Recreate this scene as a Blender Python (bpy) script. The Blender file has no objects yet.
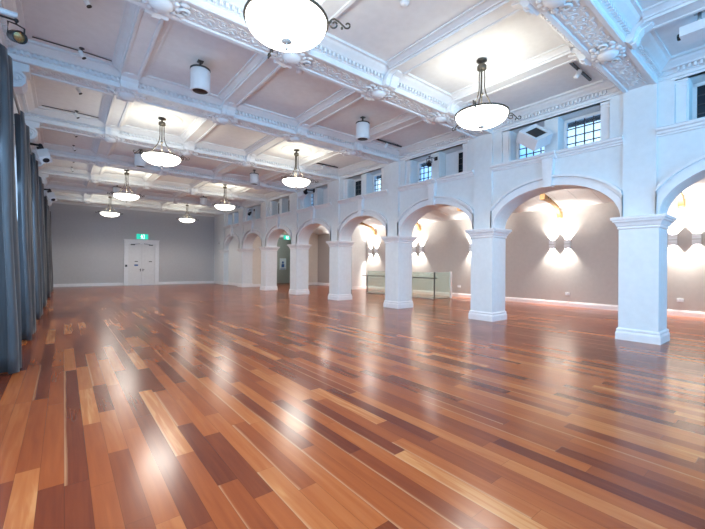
import bpy, math, random
from mathutils import Vector, Matrix
random.seed(7)
S = bpy.context.scene
COL = S.collection
PI = math.pi
sin, cos = math.sin, math.cos

# ------------------------------------------------------------------ materials
def new_mat(name):
    m = bpy.data.materials.new(name); m.use_nodes = True
    nt = m.node_tree
    return m, nt, nt.nodes['Principled BSDF']

def paint(name, col, rough=.6, bump=.0, scale=40, metal=0.0, spec=.4, var=.03):
    m, nt, b = new_mat(name)
    n = nt.nodes.new('ShaderNodeTexNoise'); n.inputs['Scale'].default_value = scale * .2; n.inputs['Detail'].default_value = 4
    geo = nt.nodes.new('ShaderNodeNewGeometry'); nt.links.new(geo.outputs['Position'], n.inputs['Vector'])
    r = nt.nodes.new('ShaderNodeValToRGB')
    r.color_ramp.elements[0].position = .3; r.color_ramp.elements[1].position = .7
    r.color_ramp.elements[0].color = [c * (1 - var) for c in col] + [1]
    r.color_ramp.elements[1].color = [min(1, c * (1 + var)) for c in col] + [1]
    nt.links.new(n.outputs['Fac'], r.inputs['Fac']); nt.links.new(r.outputs['Color'], b.inputs['Base Color'])
    b.inputs['Roughness'].default_value = rough; b.inputs['Metallic'].default_value = metal
    b.inputs['Specular IOR Level'].default_value = spec
    if bump:
        n2 = nt.nodes.new('ShaderNodeTexNoise'); n2.inputs['Scale'].default_value = scale
        nt.links.new(geo.outputs['Position'], n2.inputs['Vector'])
        bp = nt.nodes.new('ShaderNodeBump'); bp.inputs['Strength'].default_value = bump; bp.inputs['Distance'].default_value = .01
        nt.links.new(n2.outputs['Fac'], bp.inputs['Height']); nt.links.new(bp.outputs['Normal'], b.inputs['Normal'])
    return m

def emis(name, col, st):
    m, nt, b = new_mat(name)
    b.inputs['Base Color'].default_value = (*[min(1, c) for c in col], 1)
    b.inputs['Emission Color'].default_value = (*col, 1); b.inputs['Emission Strength'].default_value = st
    return m

M = {}
M['white'] = paint('white_wall_paint', (.695, .735, .76), .55, .03)
M['ceil'] = paint('white_ceiling_plaster', (.70, .73, .76), .7, .03)
M['trim'] = paint('white_trim_gloss', (.76, .77, .79), .4)
M['grey'] = paint('grey_end_wall_paint', (.49, .49, .50), .6, .03)
M['taupe'] = paint('taupe_aisle_paint', (.45, .425, .41), .65, .03)
M['cream'] = paint('cream_aisle_paint', (.66, .63, .58), .65, .03)
M['green'] = paint('grey_green_corridor_paint', (.30, .33, .31), .65, .03)
M['bronze'] = paint('dark_bronze', (.10, .09, .075), .42, metal=.7)
M['black'] = paint('black_enamel', (.012, .012, .014), .4)
M['darkgrey'] = paint('dark_grey_metal', (.06, .065, .07), .4, metal=.5)
M['steel'] = paint('brushed_steel', (.42, .43, .43), .35, metal=.9)
M['plastic'] = paint('white_plastic', (.68, .71, .75), .4)
M['lens'] = paint('lens_glass', (.02, .025, .03), .08)
M['amber'] = paint('amber_reflector', (.38, .2, .08), .25, metal=.5, var=.4, scale=300)
M['timber'] = paint('honey_timber', (.42, .25, .11), .5, .1, var=.2)
M['door'] = paint('white_door_paint', (.72, .72, .72), .4)
M['blue'] = paint('blue_sign_face', (.05, .12, .33), .4)
M['paper'] = paint('pale_poster_face', (.62, .70, .76), .5)
M['bowl'] = emis('lit_alabaster_glass', (1, .95, .86), 3.6)
M['bowl_in'] = emis('lit_alabaster_glass_inside', (1, .95, .80), 3.0)
M['pewter'] = paint('pale_pewter', (.42, .41, .39), .45, metal=.3)  # finial bronze made paler: backlight from the bowl put into its colour
M['exitgreen'] = emis('lit_green_sign', (.02, .50, .36), .8)
M['exitwhite'] = emis('lit_white_sign', (.75, 1, .9), 1.4)
M['sconceglow'] = emis('lit_sconce_lamp', (1, .9, .75), 12)
M['dark_pane'] = paint('dark_window_glass', (.02, .03, .04), .1)
for k_ in ('bowl', 'bowl_in', 'exitgreen', 'exitwhite'): M[k_].cycles.emission_sampling = 'NONE'
M['brick'] = paint('dark_eave_boards', (.03, .035, .04), .8)

def mat_floor():
    m, nt, b = new_mat('spotted_gum_boards')
    N = nt.nodes.new; L = nt.links.new
    def math_(op, a, c=None, d=None):
        n = N('ShaderNodeMath'); n.operation = op
        for i, v in enumerate((a, c, d)):
            if v is None: continue
            if isinstance(v, (int, float)): n.inputs[i].default_value = v
            else: L(v, n.inputs[i])
        return n.outputs[0]
    geo = N('ShaderNodeNewGeometry'); sep = N('ShaderNodeSeparateXYZ'); L(geo.outputs['Position'], sep.inputs[0])
    X, Y = sep.outputs[0], sep.outputs[1]
    xs = math_('DIVIDE', math_('ADD', X, 20.03), .131)
    row = math_('FLOOR', xs); fx = math_('FRACT', xs)
    wn = N('ShaderNodeTexWhiteNoise'); wn.noise_dimensions = '1D'; L(row, wn.inputs['W'])
    ln = math_('ADD', math_('MULTIPLY', wn.outputs['Value'], .9), .95)
    ys = math_('DIVIDE', math_('ADD', Y, math_('ADD', math_('MULTIPLY', math_('FRACT', math_('MULTIPLY', wn.outputs['Value'], 37.7)), 5.), 30)), ln)
    idx = math_('FLOOR', ys); fy = math_('FRACT', ys)
    cmb = N('ShaderNodeCombineXYZ'); L(row, cmb.inputs[0]); L(idx, cmb.inputs[1])
    w2 = N('ShaderNodeTexWhiteNoise'); w2.noise_dimensions = '2D'; L(cmb.outputs[0], w2.inputs['Vector'])
    rv = w2.outputs['Value']
    # grain, stretched along the board and different on every board
    gv = N('ShaderNodeCombineXYZ'); L(math_('MULTIPLY', X, 26), gv.inputs[0]); L(math_('MULTIPLY', Y, 1.6), gv.inputs[1]); L(math_('MULTIPLY', rv, 60), gv.inputs[2])
    g = N('ShaderNodeTexNoise'); g.inputs['Scale'].default_value = 1; g.inputs['Detail'].default_value = 3; g.inputs['Roughness'].default_value = .5; g.inputs['Distortion'].default_value = .4
    L(gv.outputs[0], g.inputs['Vector'])
    gf = math_('SUBTRACT', g.outputs['Fac'], .5)
    fac = math_('ADD', math_('ADD', math_('MULTIPLY', rv, .94), .03), math_('MULTIPLY', gf, .42))
    r = N('ShaderNodeValToRGB'); e = r.color_ramp.elements
    stops = [(0, (.115, .023, .010)), (.14, (.148, .031, .0115)), (.42, (.225, .050, .0145)), (.72, (.305, .076, .020)), (.93, (.39, .125, .037)), (1.0, (.48, .20, .072))]
    e[0].position, e[0].color = stops[0][0], (*stops[0][1], 1); e[1].position, e[1].color = stops[-1][0], (*stops[-1][1], 1)
    for p_, c_ in stops[1:-1]:
        q = e.new(p_); q.color = (*c_, 1)
    L(fac, r.inputs['Fac'])
    # pale sapwood along one edge of some boards
    sc = N('ShaderNodeSeparateColor'); L(w2.outputs['Color'], sc.inputs[0])
    sw = N('ShaderNodeMapRange'); sw.inputs['From Min'].default_value = .03; sw.inputs['From Max'].default_value = .16; sw.inputs['To Min'].default_value = 1; sw.inputs['To Max'].default_value = 0
    L(math_('ADD', fx, math_('MULTIPLY', gf, .25)), sw.inputs['Value'])
    sm = N('ShaderNodeMix'); sm.data_type = 'RGBA'; sm.inputs['B'].default_value = (.48, .24, .115, 1)
    L(math_('MULTIPLY', math_('MULTIPLY', sw.outputs[0], math_('GREATER_THAN', sc.outputs[1], .78)), .7), sm.inputs['Factor']); L(r.outputs['Color'], sm.inputs['A'])
    # joints
    ed = math_('MINIMUM', math_('MULTIPLY', math_('MINIMUM', fx, math_('SUBTRACT', 1, fx)), .131),
               math_('MULTIPLY', math_('MINIMUM', fy, math_('SUBTRACT', 1, fy)), ln))
    joint = N('ShaderNodeMapRange'); joint.inputs['From Min'].default_value = .0004; joint.inputs['From Max'].default_value = .0018
    joint.inputs['To Min'].default_value = .45; joint.inputs['To Max'].default_value = 1; L(ed, joint.inputs['Value'])
    mx = N('ShaderNodeMix'); mx.data_type = 'RGBA'; mx.blend_type = 'MULTIPLY'; mx.inputs['Factor'].default_value = 1
    L(sm.outputs['Result'], mx.inputs['A']); L(joint.outputs[0], mx.inputs['B'])
    L(mx.outputs['Result'], b.inputs['Base Color'])
    rn = N('ShaderNodeTexNoise'); rn.inputs['Scale'].default_value = 1.3; L(geo.outputs['Position'], rn.inputs['Vector'])
    ro = N('ShaderNodeMapRange'); ro.inputs['To Min'].default_value = .16; ro.inputs['To Max'].default_value = .26; L(rn.outputs['Fac'], ro.inputs['Value'])
    L(ro.outputs[0], b.inputs['Roughness'])
    b.inputs['Specular IOR Level'].default_value = .28
    return m
M['floor'] = mat_floor()

def mat_curtain():
    m, nt, b = new_mat('slate_blue_drape')
    n = nt.nodes.new('ShaderNodeTexNoise'); geo = nt.nodes.new('ShaderNodeNewGeometry')
    mp = nt.nodes.new('ShaderNodeMapping'); mp.inputs['Scale'].default_value = (30, 30, 2)
    nt.links.new(geo.outputs['Position'], mp.inputs[0]); nt.links.new(mp.outputs[0], n.inputs['Vector']); n.inputs['Scale'].default_value = 2
    r = nt.nodes.new('ShaderNodeValToRGB')
    r.color_ramp.elements[0].color = (.036, .039, .045, 1); r.color_ramp.elements[1].color = (.072, .077, .086, 1)
    nt.links.new(n.outputs['Fac'], r.inputs['Fac']); nt.links.new(r.outputs['Color'], b.inputs['Base Color'])
    b.inputs['Roughness'].default_value = .55; b.inputs['Sheen Weight'].default_value = .4; b.inputs['Sheen Roughness'].default_value = .4
    return m
M['curtain'] = mat_curtain()

def mat_glass(name, tint, refl, dif):
    m, nt, b = new_mat(name)
    nt.nodes.remove(b); out = nt.nodes['Material Output']
    t = nt.nodes.new('ShaderNodeBsdfTransparent'); t.inputs['Color'].default_value = (*tint, 1)
    g = nt.nodes.new('ShaderNodeBsdfGlossy'); g.inputs['Roughness'].default_value = .04
    d = nt.nodes.new('ShaderNodeBsdfDiffuse'); d.inputs['Color'].default_value = (*dif, 1)
    tl = nt.nodes.new('ShaderNodeBsdfTranslucent'); tl.inputs['Color'].default_value = (*dif, 1)
    md0 = nt.nodes.new('ShaderNodeMixShader'); nt.links.new(d.outputs[0], md0.inputs[1]); nt.links.new(tl.outputs[0], md0.inputs[2])
    mx = nt.nodes.new('ShaderNodeMixShader'); mx.inputs[0].default_value = .06
    m2 = nt.nodes.new('ShaderNodeMixShader'); m2.inputs[0].default_value = refl
    nt.links.new(t.outputs[0], m2.inputs[1]); nt.links.new(md0.outputs[0], m2.inputs[2])
    nt.links.new(m2.outputs[0], mx.inputs[1]); nt.links.new(g.outputs[0], mx.inputs[2])
    nt.links.new(mx.outputs[0], out.inputs[0])
    return m
M['glass'] = mat_glass('green_tinted_balustrade_glass', (.91, .985, .955), .26, (.80, .98, .90))
M['pane'] = mat_glass('leaded_window_glass', (.80, .90, .98), .06, (.5, .6, .7))

# ------------------------------------------------------------------ mesh helper
class MB:
    def __init__(s): s.v = []; s.f = []; s.sm = []
    def add(s, vs, fs, smooth=False):
        o = len(s.v); s.v += [tuple(v) for v in vs]; s.f += [tuple(i + o for i in f) for f in fs]; s.sm += [smooth] * len(fs); return s
    def box(s, x0, x1, y0, y1, z0, z1, mt=None):
        vs = [Vector((x, y, z)) for z in (z0, z1) for y in (y0, y1) for x in (x0, x1)]
        if mt: vs = [mt @ v for v in vs]
        return s.add(vs, [(0, 2, 3, 1), (4, 5, 7, 6), (0, 1, 5, 4), (2, 6, 7, 3), (0, 4, 6, 2), (1, 3, 7, 5)])
    def prism(s, poly, axis, a, b, smooth=False):
        """poly: 2D points, extruded along axis from a to b.  X: (y,z)  Y: (x,z)  Z: (x,y)"""
        f = {'X': lambda p, t: (t, p[0], p[1]), 'Y': lambda p, t: (p[0], t, p[1]), 'Z': lambda p, t: (p[0], p[1], t)}[axis]
        n = len(poly)
        vs = [f(p, a) for p in poly] + [f(p, b) for p in poly]
        s.add(vs, [(i, (i + 1) % n, n + (i + 1) % n, n + i) for i in range(n)], smooth)
        s.add([f(p, a) for p in poly], [tuple(range(n))]); s.add([f(p, b) for p in poly], [tuple(range(n - 1, -1, -1))])
        return s
    def lathe(s, prof, n=32, c=(0, 0, 0), mt=None, smooth=True, cap=False):
        vs = []; k = len(prof)
        for i in range(n):
            a = 2 * PI * i / n
            for r, z in prof:
                v = Vector((r * cos(a) + c[0], r * sin(a) + c[1], z + c[2])); vs.append(mt @ v if mt else v)
        fs = [(i * k + j, ((i + 1) % n) * k + j, ((i + 1) % n) * k + j + 1, i * k + j + 1) for i in range(n) for j in range(k - 1)]
        if cap: fs += [tuple(i * k for i in range(n - 1, -1, -1)), tuple(i * k + k - 1 for i in range(n))]
        return s.add(vs, fs, smooth)
    def tube(s, pts, r, n=8, mt=None, closed=False):
        pts = [Vector(p) for p in pts]; k = len(pts); vs = []
        for i, p in enumerate(pts):
            if closed: t = pts[(i + 1) % k] - pts[i - 1]
            else: t = pts[min(i + 1, k - 1)] - pts[max(i - 1, 0)]
            t.normalize()
            u = t.cross(Vector((0, 0, 1)))
            if u.length < 1e-3: u = t.cross(Vector((1, 0, 0)))
            u.normalize(); w = t.cross(u)
            rr = r[i] if isinstance(r, (list, tuple)) else r
            for j in range(n):
                a = 2 * PI * j / n; q = p + (u * cos(a) + w * sin(a)) * rr
                vs.append(mt @ q if mt else q)
        fs = [(i * n + j, i * n + (j + 1) % n, ((i + 1) % k) * n + (j + 1) % n, ((i + 1) % k) * n + j) for i in range(k if closed else k - 1) for j in range(n)]
        if not closed: fs += [tuple(range(n - 1, -1, -1)), tuple((k - 1) * n + j for j in range(n))]
        return s.add(vs, fs, True)
    def ball(s, c, r, nu=12, nv=8, mt=None):
        rx, ry, rz = r if isinstance(r, (tuple, list)) else (r, r, r)
        vs = []
        for i in range(nv + 1):
            t = PI * i / nv
            for j in range(nu):
                a = 2 * PI * j / nu
                v = Vector((c[0] + rx * sin(t) * cos(a), c[1] + ry * sin(t) * sin(a), c[2] + rz * cos(t))); vs.append(mt @ v if mt else v)
        return s.add(vs, [(i * nu + j, i * nu + (j + 1) % nu, (i + 1) * nu + (j + 1) % nu, (i + 1) * nu + j) for i in range(nv) for j in range(nu)], True)
    def mesh(s, name, mat):
        me = bpy.data.meshes.new(name); me.from_pydata(s.v, [], s.f); me.update()
        import bmesh
        bm = bmesh.new(); bm.from_mesh(me); bmesh.ops.remove_doubles(bm, verts=bm.verts, dist=1e-5) if len(s.v) < 3000 else None
        bmesh.ops.recalc_face_normals(bm, faces=bm.faces)
        bm.to_mesh(me); bm.free()
        if len(me.polygons) == len(s.sm): me.polygons.foreach_set('use_smooth', s.sm)
        elif any(s.sm): me.polygons.foreach_set('use_smooth', [True] * len(me.polygons))
        me.materials.append(M[mat]); return me
    def obj(s, name, mat, parent=None):
        o = bpy.data.objects.new(name, s.mesh(name, mat)); COL.objects.link(o)
        if parent: o.parent = parent
        return o

def tag(o, label=None, cat=None, group=None, kind=None):
    if label: o['label'] = label
    if cat: o['category'] = cat
    if group: o['group'] = group
    if kind: o['kind'] = kind
    return o
def empty(name, loc=(0, 0, 0), rz=0):
    o = bpy.data.objects.new(name, None); COL.objects.link(o); o.location = loc; o.rotation_euler = (0, 0, rz); o.empty_display_size = .1; return o
def struct(o, label=None, cat=None): return tag(o, label, cat or o.name.split('_')[0], None, 'structure')
def copy_tree(o, parent=None):
    c = o.copy(); COL.objects.link(c)
    if parent: c.parent = parent
    for ch in list(o.children): copy_tree(ch, c)
    return c

# ------------------------------------------------------------------ lamps
def spot(loc, d, power, size, blend, col, name='sconce_lamp', soft=.03):
    l = bpy.data.lights.new(name, 'SPOT'); l.energy = power; l.spot_size = size; l.spot_blend = blend; l.color = col; l.shadow_soft_size = soft
    o = bpy.data.objects.new(name, l); COL.objects.link(o); o.location = loc; o.rotation_euler = Vector(d).to_track_quat('-Z', 'Y').to_euler(); return o

# ------------------------------------------------------------------ layout (metres; camera at the origin, y down the hall)
SP = 3.4034
def PY(i): return 2.03 + SP * i               # pillar centres: 0 is the nearest in view
XL, XR, XW = -.85, 8.79, 8.87                 # left wall, pillar face, arcade wall face
XB = 9.47                                     # back of the arcade wall
XA = 14.5                                     # far wall of the aisle
YE, YN = 27.885, -5.0                         # end wall, wall behind the camera
ZC = 5.28                                     # ceiling
ZS, AA, BB = 2.46, 1.40, .88                  # arch springing and half axes
YA = 22.2                                     # end of the aisle
LBX = [1.0, 2.995, 4.99, 6.985]               # longitudinal beams
BAYS = range(-1, 7)

# ------------------------------------------------------------------ floor, ceiling, plain walls
struct(MB().box(XL - .3, XA + .3, YN - .3, YE + .3, -.2, 0).obj('floor', 'floor'), 'polished floor of narrow red and honey brown timber boards', 'floor')
ceil = struct(MB().box(XL - .3, XB, YN - .3, YE + .3, ZC, ZC + .2).obj('ceiling', 'ceil'), 'white plaster ceiling divided by moulded beams', 'ceiling')
for r_, bays in ((1.985, (0, 2, 4, 6)), (6.0065, (0, 2, 4, 6))):
    for b_ in bays:
        MB().lathe([(.0, -.012), (.2, -.012), (.23, -.03), (.27, -.03), (.3, -.008), (.40, -.008), (.43, -.026), (.47, -.026), (.5, .0)], 40, (r_, PY(b_) + SP / 2, ZC)).obj('ceiling_rose', 'ceil', ceil)

# end wall with a door opening
DX0, DX1, DZ = 3.32, 4.89, 2.78
w = MB(); w.box(XL - .3, DX0 - .05, YE, YE + .3, 0, ZC); w.box(DX1 + .05, XB, YE, YE + .3, 0, ZC); w.box(DX0 - .05, DX1 + .05, YE, YE + .3, DZ + .05, ZC)
struct(w.obj('wall_end', 'grey'), 'grey painted end wall with the double door', 'wall')

# left wall with tall windows behind the curtains
WIN_L = [(-3.4, -1.6), (-.6, 1.2), (2.0, 3.4), (4.7, 6.1), (7.6, 8.8), (10.7, 12.0), (13.9, 15.2), (17.0, 18.3), (20.1, 21.5), (23.2, 24.6)]
WZ0, WZ1 = .75, 4.0
w = MB(); y = YN - .3
for a, b in WIN_L:
    w.box(XL - .3, XL, y, a, 0, ZC); w.box(XL - .3, XL, a, b, 0, WZ0); w.box(XL - .3, XL, a, b, WZ1, ZC); y = b
w.box(XL - .3, XL, y, YE, 0, ZC)
struct(w.obj('wall_left', 'white'), 'white left wall behind the long curtains', 'wall')
# wall behind the camera, with three tall windows
WIN_B = [(.0, 1.7), (3.1, 4.8), (6.2, 7.9)]
w = MB(); x = XL
for a, b in WIN_B:
    w.box(x, a, YN - .3, YN, 0, ZC); w.box(a, b, YN - .3, YN, 0, 1.6); w.box(a, b, YN - .3, YN, 4.7, ZC); x = b
w.box(x, XA, YN - .3, YN, 0, ZC)
struct(w.obj('wall_back', 'white'), 'white wall behind the camera with tall windows', 'wall')

# ------------------------------------------------------------------ arcade wall
def arch_poly(c, half, top, a=AA, b=BB, n=28):
    pts = [(c - half, ZS), (c - a, ZS)]
    pts += [(c - a * cos(PI * i / n), ZS + b * sin(PI * i / n)) for i in range(1, n)]
    pts += [(c + a, ZS), (c + half, ZS), (c + half, top), (c - half, top)]
    return pts
def arch_solid(m, c, half, top, x0, x1, a=AA, b=BB, n=28):
    """spandrel: strip quads between the arch and a flat top, extruded in x"""
    xs = [c - half] + [c - a * cos(PI * i / n) for i in range(n + 1)] + [c + half]
    zs = [ZS] + [ZS + b * sin(PI * i / n) for i in range(n + 1)] + [ZS]
    k = len(xs)
    v = [(x, xs[i], z) for x in (x0, x1) for i in range(k) for z in (zs[i], top)]
    f = []
    for i in range(k - 1):
        a0, a1, b0, b1 = 2 * i, 2 * i + 1, 2 * i + 2, 2 * i + 3
        f += [(a0, b0, b1, a1), (2 * k + a0, 2 * k + a1, 2 * k + b1, 2 * k + b0), (a0, 2 * k + a0, 2 * k + b0, b0), (a1, b1, 2 * k + b1, 2 * k + a1)]
    m.add(v, f)
ZLEDGE = 4.11
RH, WO, WI = 1.187, 1.0, .15            # recess half width, window opening outer / inner
ZR = 4.95                               # top of the recess
w = MB()
for b in BAYS:
    c = PY(b) + SP / 2; h = SP / 2
    if b == 6:                          # blind arch
        arch_solid(w, c, h, ZLEDGE, XW, 9.12); w.box(9.12, XB, c - h, c + h, 0, ZLEDGE)
    else: arch_solid(w, c, h, ZLEDGE, XW, XB)
    for s in (-1, 1):
        y0, y1 = sorted((c + s * RH, c + s * h)); w.box(XW, XB, y0, y1, ZLEDGE, ZC)
        y0, y1 = sorted((c + s * WO, c + s * RH)); w.box(XW + .09, XB, y0, y1, ZLEDGE, ZR)
    w.box(XW + .08, XB, c - WI, c + WI, ZLEDGE, ZR)
    w.box(XW, XB, c - RH, c + RH, ZR, ZC)
w.box(XW, XB, YN, PY(-1) - .0, 0, ZC); w.box(XW, XB, PY(7), YE, 0, ZC)
struct(w.obj('wall_right', 'white'), 'white arcade wall of arches with small high windows', 'wall')

# pillars
def square_loft(m, levels, w_, x0, x1, yc):
    """levels (z, e): rectangle x0-e..x1+e, yc-w-e..yc+w+e"""
    vs = []
    for z, e in levels: vs += [(x0 - e, yc - w_ - e, z), (x1 + e, yc - w_ - e, z), (x1 + e, yc + w_ + e, z), (x0 - e, yc + w_ + e, z)]
    fs = [(4 * i + j, 4 * i + (j + 1) % 4, 4 * i + 4 + (j + 1) % 4, 4 * i + 4 + j) for i in range(len(levels) - 1) for j in range(4)]
    n = len(levels) * 4
    fs += [(3, 2, 1, 0), (n - 4, n - 3, n - 2, n - 1)]
    m.add(vs, fs)
mb_base = MB(); square_loft(mb_base, [(0, .04), (.13, .04), (.15, .034), (.175, .022), (.19, .028), (.215, .026), (.23, .008), (.24, .0005)], .318, 0, XB - XR, 0)
mb_shaft = MB(); square_loft(mb_shaft, [(.0, 0), (2.27, 0)], .318, 0, XB - XR, 0)
mb_cap = MB(); square_loft(mb_cap, [(2.215, .0005), (2.225, .02), (2.245, .025), (2.265, .012), (2.285, .035), (2.33, .05), (2.36, .07), (2.365, .09), (2.40, .095), (2.405, .115), (2.45, .12), (2.46, .105)], .318, 0, XB - XR, 0)
mb_pil = MB(); mb_pil.box(.03, .2, -.268, .268, 2.46, 5.0)
me_base, me_shaft, me_cap, me_pil = mb_base.mesh('base', 'trim'), mb_shaft.mesh('shaft', 'white'), mb_cap.mesh('capital', 'trim'), mb_pil.mesh('pilaster', 'white')
ORD = ['nearest and largest white square pillar, at the right of the photo', 'second nearest white square pillar, left of the tall taupe wall panel with paired sconces',
       'third nearest white square pillar, standing in front of the glass balustrade', 'fourth nearest white square pillar, left of the end of the glass balustrade handrail',
       'fifth nearest white square pillar, just right of the dim corridor opening', 'sixth nearest white square pillar, just left of the dim corridor opening',
       'white pillar joined to the aisle end wall, second farthest of the arcade', 'farthest white pillar of the arcade, half sunk in the wall near the grey end wall']
for i in range(-1, 8):
    p = empty('pillar', (XR, PY(i), 0))
    for nm, me in (('base', me_base), ('shaft', me_shaft), ('capital', me_cap), ('pilaster', me_pil)):
        o = bpy.data.objects.new(nm, me); COL.objects.link(o); o.parent = p
    tag(p, ORD[i] if i >= 0 else 'white square pillar beyond the right edge of the photo', 'pillar', 'white pillars of the arcade')

# archivolts, keystones, ledges, recess mouldings: one trim per bay
def arch_band(m, c, a0, b0, a1, b1, x0, x1, clip, n=36):
    vs = []; ring = []
    for i in range(n + 1):
        t = PI * i / n
        yi, zi = -a0 * cos(t), ZS + b0 * sin(t); yo, zo = -a1 * cos(t), ZS + b1 * sin(t)
        yo = max(-clip, min(clip, yo)); yi = max(-clip, min(clip, yi))
        vs += [(x1, c + yi, zi), (x0, c + yi, zi), (x0, c + yo, zo), (x1, c + yo, zo)]
    fs = [(4 * i + j, 4 * i + 4 + j, 4 * i + 4 + (j + 1) % 4, 4 * i + (j + 1) % 4) for i in range(n) for j in range(4)]
    fs += [(0, 1, 2, 3), (4 * n + 3, 4 * n + 2, 4 * n + 1, 4 * n)]
    m.add(vs, fs)
def along_y(m, prof, x, y0, y1, sx=-1): m.prism([(x + sx * p, z) for p, z in prof], 'Y', y0, y1)
LEDGE = [(0, 3.95), (.03, 3.955), (.035, 3.985), (.07, 3.995), (.075, 4.03), (.12, 4.05), (.13, 4.085), (.11, 4.11), (0, 4.115)]
for b in BAYS:
    c = PY(b) + SP / 2; h = SP / 2 - .266
    t = MB(); arch_band(t, c, AA - .002, BB - .002, AA + .12, BB + .12, XW - .05, XW + .06, h); arch_band(t, c, AA + .115, BB + .115, AA + .19, BB + .19, XW - .012, XW + .06, h)
    arch_band(t, c, AA + .185, BB + .185, AA + .235, BB + .235, XW - .095, XW + .06, h)
    o = t.obj('trim_%d' % (b + 2), 'trim'); struct(o, None, 'trim')
    k = MB(); vs = []
    for x in (XW - .125, XW + .06):
        vs += [(x, c - .085, ZS + BB - .03), (x, c + .085, ZS + BB - .03), (x, c + .125, 3.96), (x, c - .125, 3.96)]
    k.add(vs, [(0, 1, 2, 3), (7, 6, 5, 4), (0, 4, 5, 1), (1, 5, 6, 2), (2, 6, 7, 3), (3, 7, 4, 0)]); k.obj('keystone', 'trim', o)
    l = MB(); along_y(l, LEDGE, XW, c - h, c + h); along_y(l, [(p_ + (.06 if p_ else 0), z) for p_, z in LEDGE], XW, c - .17, c + .17); l.obj('ledge', 'trim', o)
    q = MB()
    for s in (-1, 1):                   # small pilasters flanking the windows, with base and cap
        y0, y1 = sorted((c + s * (WO + .012), c + s * (RH - .0)))
        q.box(XW + .05, XW + .1, y0 + .02, y1 - .005, ZLEDGE, ZR); q.box(XW + .03, XW + .1, y0, y1, ZLEDGE, ZLEDGE + .05); q.box(XW + .04, XW + .1, y0 + .01, y1, ZR - .13, ZR - .1); q.box(XW + .03, XW + .1, y0 + .0, y1, ZR - .06, ZR)
    q.box(XW - .02, XW + .1, c - RH - .05, c + RH + .05, ZR + .0, ZR + .035)
    q.obj('window_surround', 'trim', o)
    if b == 6: continue

# clerestory windows
def make_window():
    f = MB(); hw, z0, z1 = .425, 4.12, 4.93
    for s in (-1, 1): f.box(9.28, 9.36, *sorted((s * hw, s * (hw - .06))), z0, z1)
    f.box(9.28, 9.36, -hw, hw, z0, z0 + .06); f.box(9.28, 9.36, -hw, hw, z1 - .06, z1)
    lead = MB()
    for i in range(1, 4): y = -hw + .06 + (2 * hw - .12) * i / 4; lead.box(9.305, 9.335, y - .009, y + .009, z0, z1)
    for i in range(1, 4): z = z0 + .06 + (z1 - z0 - .12) * i / 4; lead.box(9.305, 9.335, -hw, hw, z - .009, z + .009)
    g = MB().box(9.315, 9.325, -hw + .05, hw - .05, z0 + .05, z1 - .05)
    return f.mesh('window_frame', 'trim'), lead.mesh('leading', 'darkgrey'), g.mesh('pane', 'pane'), g.mesh('pane', 'dark_pane')
mf, ml_, mp_, md = make_window()
bl = MB().box(9.255, 9.275, -.05, .40, 4.14, 4.92).mesh('blind', 'plastic')
nw = 0
for b in BAYS:
    c = PY(b) + SP / 2
    for s in (1, -1):                   # s=+1 is the left one of the pair as seen from the hall
        nw += 1
        e = empty('window_%d' % nw, (0, c + s * (WI + WO) / 2, 0))
        dark = (b in (1, 3, 5) and s < 0) or b in (4,) or (b == 2 and s > 0) or b == -1
        for nm, me in (('window_frame', mf), ('leading', ml_), ('pane', md if dark else mp_)):
            o = bpy.data.objects.new(nm, me); COL.objects.link(o); o.parent = e
        if b in (1, 3, 5) and s < 0:
            o = bpy.data.objects.new('blind', bl); COL.objects.link(o); o.parent = e
        struct(e, None, 'window')
# dark eave outside, above the high windows
struct(MB().box(XB + .02, 10.0, YN, YE, 5.02, 5.1).box(9.88, 9.93, YN, YE, 4.955, 5.03).obj('trim_20', 'brick'), None, 'eave')

# ------------------------------------------------------------------ beams
def sym(prof): return [(-a, z) for a, z in prof][::-1] + list(prof)
MAIN = [(.185, 5.0), (.195, 4.975), (.255, 4.97), (.27, 4.985), (.272, 5.06), (.295, 5.07), (.295, 5.135), (.345, 5.145), (.37, 5.165), (.44, 5.205), (.475, 5.235), (.52, 5.24), (.52, 5.285)]
bm_ = MB().prism(sym(MAIN), 'X', XL + .001, XW)
dn = MB(); x = XL + .05
while x < XW - .05:
    for s in (-1, 1): dn.box(x, x + .04, *sorted((s * .29, s * .35)), 5.072, 5.132)
    x += .088
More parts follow.
